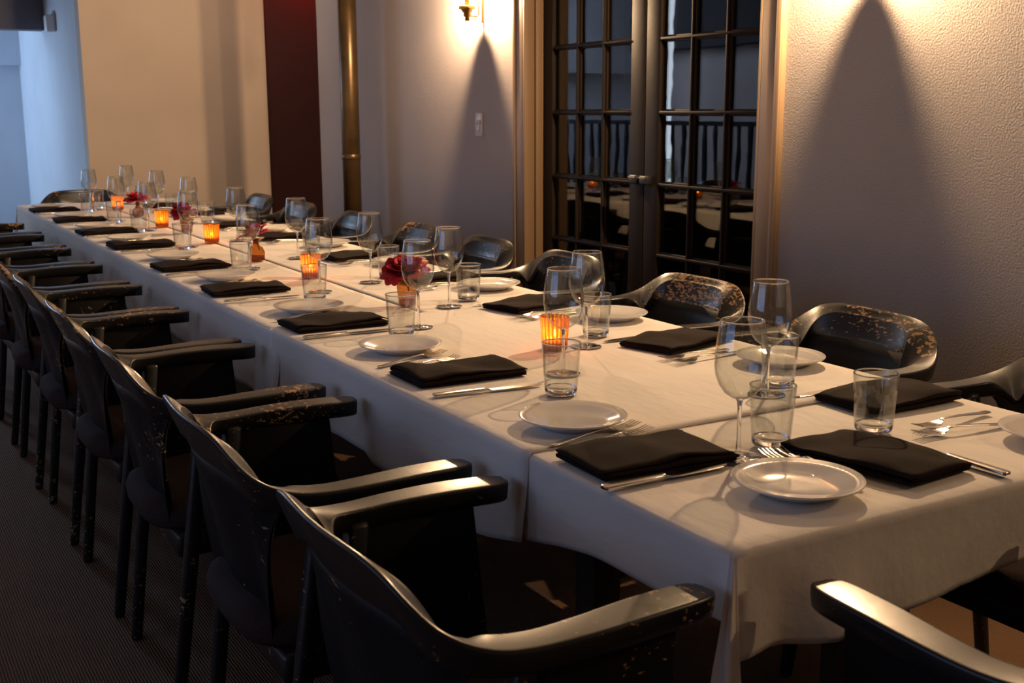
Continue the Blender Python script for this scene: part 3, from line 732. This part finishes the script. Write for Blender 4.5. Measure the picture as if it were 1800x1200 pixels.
# ---------------------------------------------------------------- bottles with roses
def make_bottle(kind):
    b = empty('bud_vase')
    if kind == 0:
        prof = [(0,.0),(.021,0),(.0235,.003),(.0245,.02),(.0285,.052),(.027,.060),(.015,.068),(.0105,.074),(.0105,.082),(.0135,.084),(.0135,.089),(.0095,.089),(.0085,.078),(.012,.068)]
    elif kind == 1:
        prof = [(0,0),(.028,0),(.031,.003),(.031,.030),(.024,.046),(.0115,.056),(.0105,.072),(.0135,.074),(.0135,.079),(.0095,.079),(.0085,.06)]
    else:
        prof = [(0,0),(.018,0),(.027,.008),(.030,.022),(.027,.037),(.014,.048),(.0100,.056),(.0100,.068),(.0125,.070),(.0125,.075),(.009,.075),(.008,.058)]
    lathe('bottle', prof, M['amber_bottle'], b, 32, caps=False)
    lathe('water', [(0,.003),(prof[2][0]-.003,.004),(prof[3][0]-.003,.016),(0,.0165)], M['amber_bottle'], b, 24, caps=False)
    return b
def petal_mesh(w, h, curl, cup):
    vs, fs = [], []; nu, nv = 6, 6
    for j in range(nv+1):
        v = j/nv; hw = w*(math.sin(min(1, v*1.05+.12)*PI*.62)**.8)*(1 if v < .8 else 1-.35*((v-.8)/.2)**2)
        for i in range(nu+1):
            u = i/nu*2-1
            x = u*hw; z = h*v - .12*h*u*u*v
            y = cup*math.sin(v*PI*.55)+ (-.45*w)*(u*u)*(1-.3*v) + curl*max(0, v-.6)**1.5*4
            vs.append((x, y, z))
    for j in range(nv):
        for i in range(nu): a = j*(nu+1)+i; fs.append((a, a+1, a+nu+2, a+nu+1))
    me = bpy.data.meshes.new('petal'); me.from_pydata(vs, [], fs); me.materials.append(M['petal']); me.shade_smooth(); return me
PM = [petal_mesh(.012,.030,.0,.006), petal_mesh(.018,.034,.006,.011), petal_mesh(.023,.036,.014,.016), petal_mesh(.026,.034,.024,.020)]
def make_rose(seed, s):
    rn = random.Random(seed); r = empty('rose')
    for ring, (n, rad, tilt) in enumerate(((3,.002,2),(5,.006,9),(6,.0095,19),(7,.0115,33))):
        for k in range(n):
            o = link('petal', PM[ring], None, r); a = 2*PI*k/n+ring*.7+rn.uniform(-.2,.2)
            o.rotation_euler = (R(-tilt+rn.uniform(-7,7)), 0, a)
            o.location = (-math.sin(a)*rad, math.cos(a)*rad, -.003*ring)
            o.modifiers.new('t', 'SOLIDIFY').thickness = .0008
    lathe('calyx', [(0,-.010),(.004,-.009),(.008,-.002),(.009,.004)], M['green'], r, 12, caps=False)
    tube('stem', [(0,0,-.008),(.001,.001,-.03),(.0,.0,-.065/s)], .0017, M['green'], r, 6)
    r.scale = (s,)*3; return r
FL = [(1.350,2.890,0,1.0,.100,'beside the nearest rose bottle','nearest'),(1.303,4.06,1,1.0,.100,'','second'),(1.347,5.16,0,.95,.092,'','third'),(1.338,6.05,2,.95,.092,'','farthest')]
LBL_B = ['small amber glass bottle holding the nearest red rose, tapered body', 'wide shouldered amber bottle holding the second red rose', 'small amber bottle holding the third red rose, behind a wine glass', 'round amber bottle holding the farthest red rose']
LBL_R = ['red rose nearest the camera, seen through a wine glass', 'second red rose from the camera, in a wide amber bottle', 'third red rose from the camera, behind a wine glass', 'farthest red rose, in a round amber bottle near the table end']
for i, (x, y, kind, s, hz, _a, _b) in enumerate(FL):
    b = make_bottle(kind); b.location = (x, y, ZT); tag(b, LBL_B[i], 'bottle', 'amber bottles with roses')
    r = make_rose(i+3, s*1.12); r.location = (x-.004, y, ZT+hz); r.rotation_euler = (R([12,-14,10,-6][i]), R([-14,8,-10,10][i]), i*1.3); tag(r, LBL_R[i], 'rose', 'red roses in small bottles')
# a second bloom leaning left beside the nearest and third rose
for i, (x, y, lab) in enumerate(((1.325,2.915,'smaller red rose leaning out left of the nearest rose'),(1.318,5.17,'smaller red rose leaning left of the third rose'))):
    r = make_rose(20+i, .72); r.location = (x, y, ZT+.098); r.rotation_euler = (R(8), R(-62), R(20)); tag(r, lab, 'rose', 'red roses in small bottles')
# cream blossom lying beyond the second rose
fl = empty('cream_blossom', (1.50, 4.62, ZT), 0, 'small cream blossom lying on the cloth beyond the second rose', 'flower')
for k in range(6):
    o = link('petal', PM[0].copy(), None, fl); o.data.materials.clear(); o.data.materials.append(M['dry_petal'])
    o.rotation_euler = (R(-50), 0, k*PI/3); o.scale = (.8,)*3; o.location = (0, 0, .008)
lathe('blossom_heart', [(0,.0),(.005,.002),(.005,.01),(0,.014)], M['green'], fl, 10, caps=False)
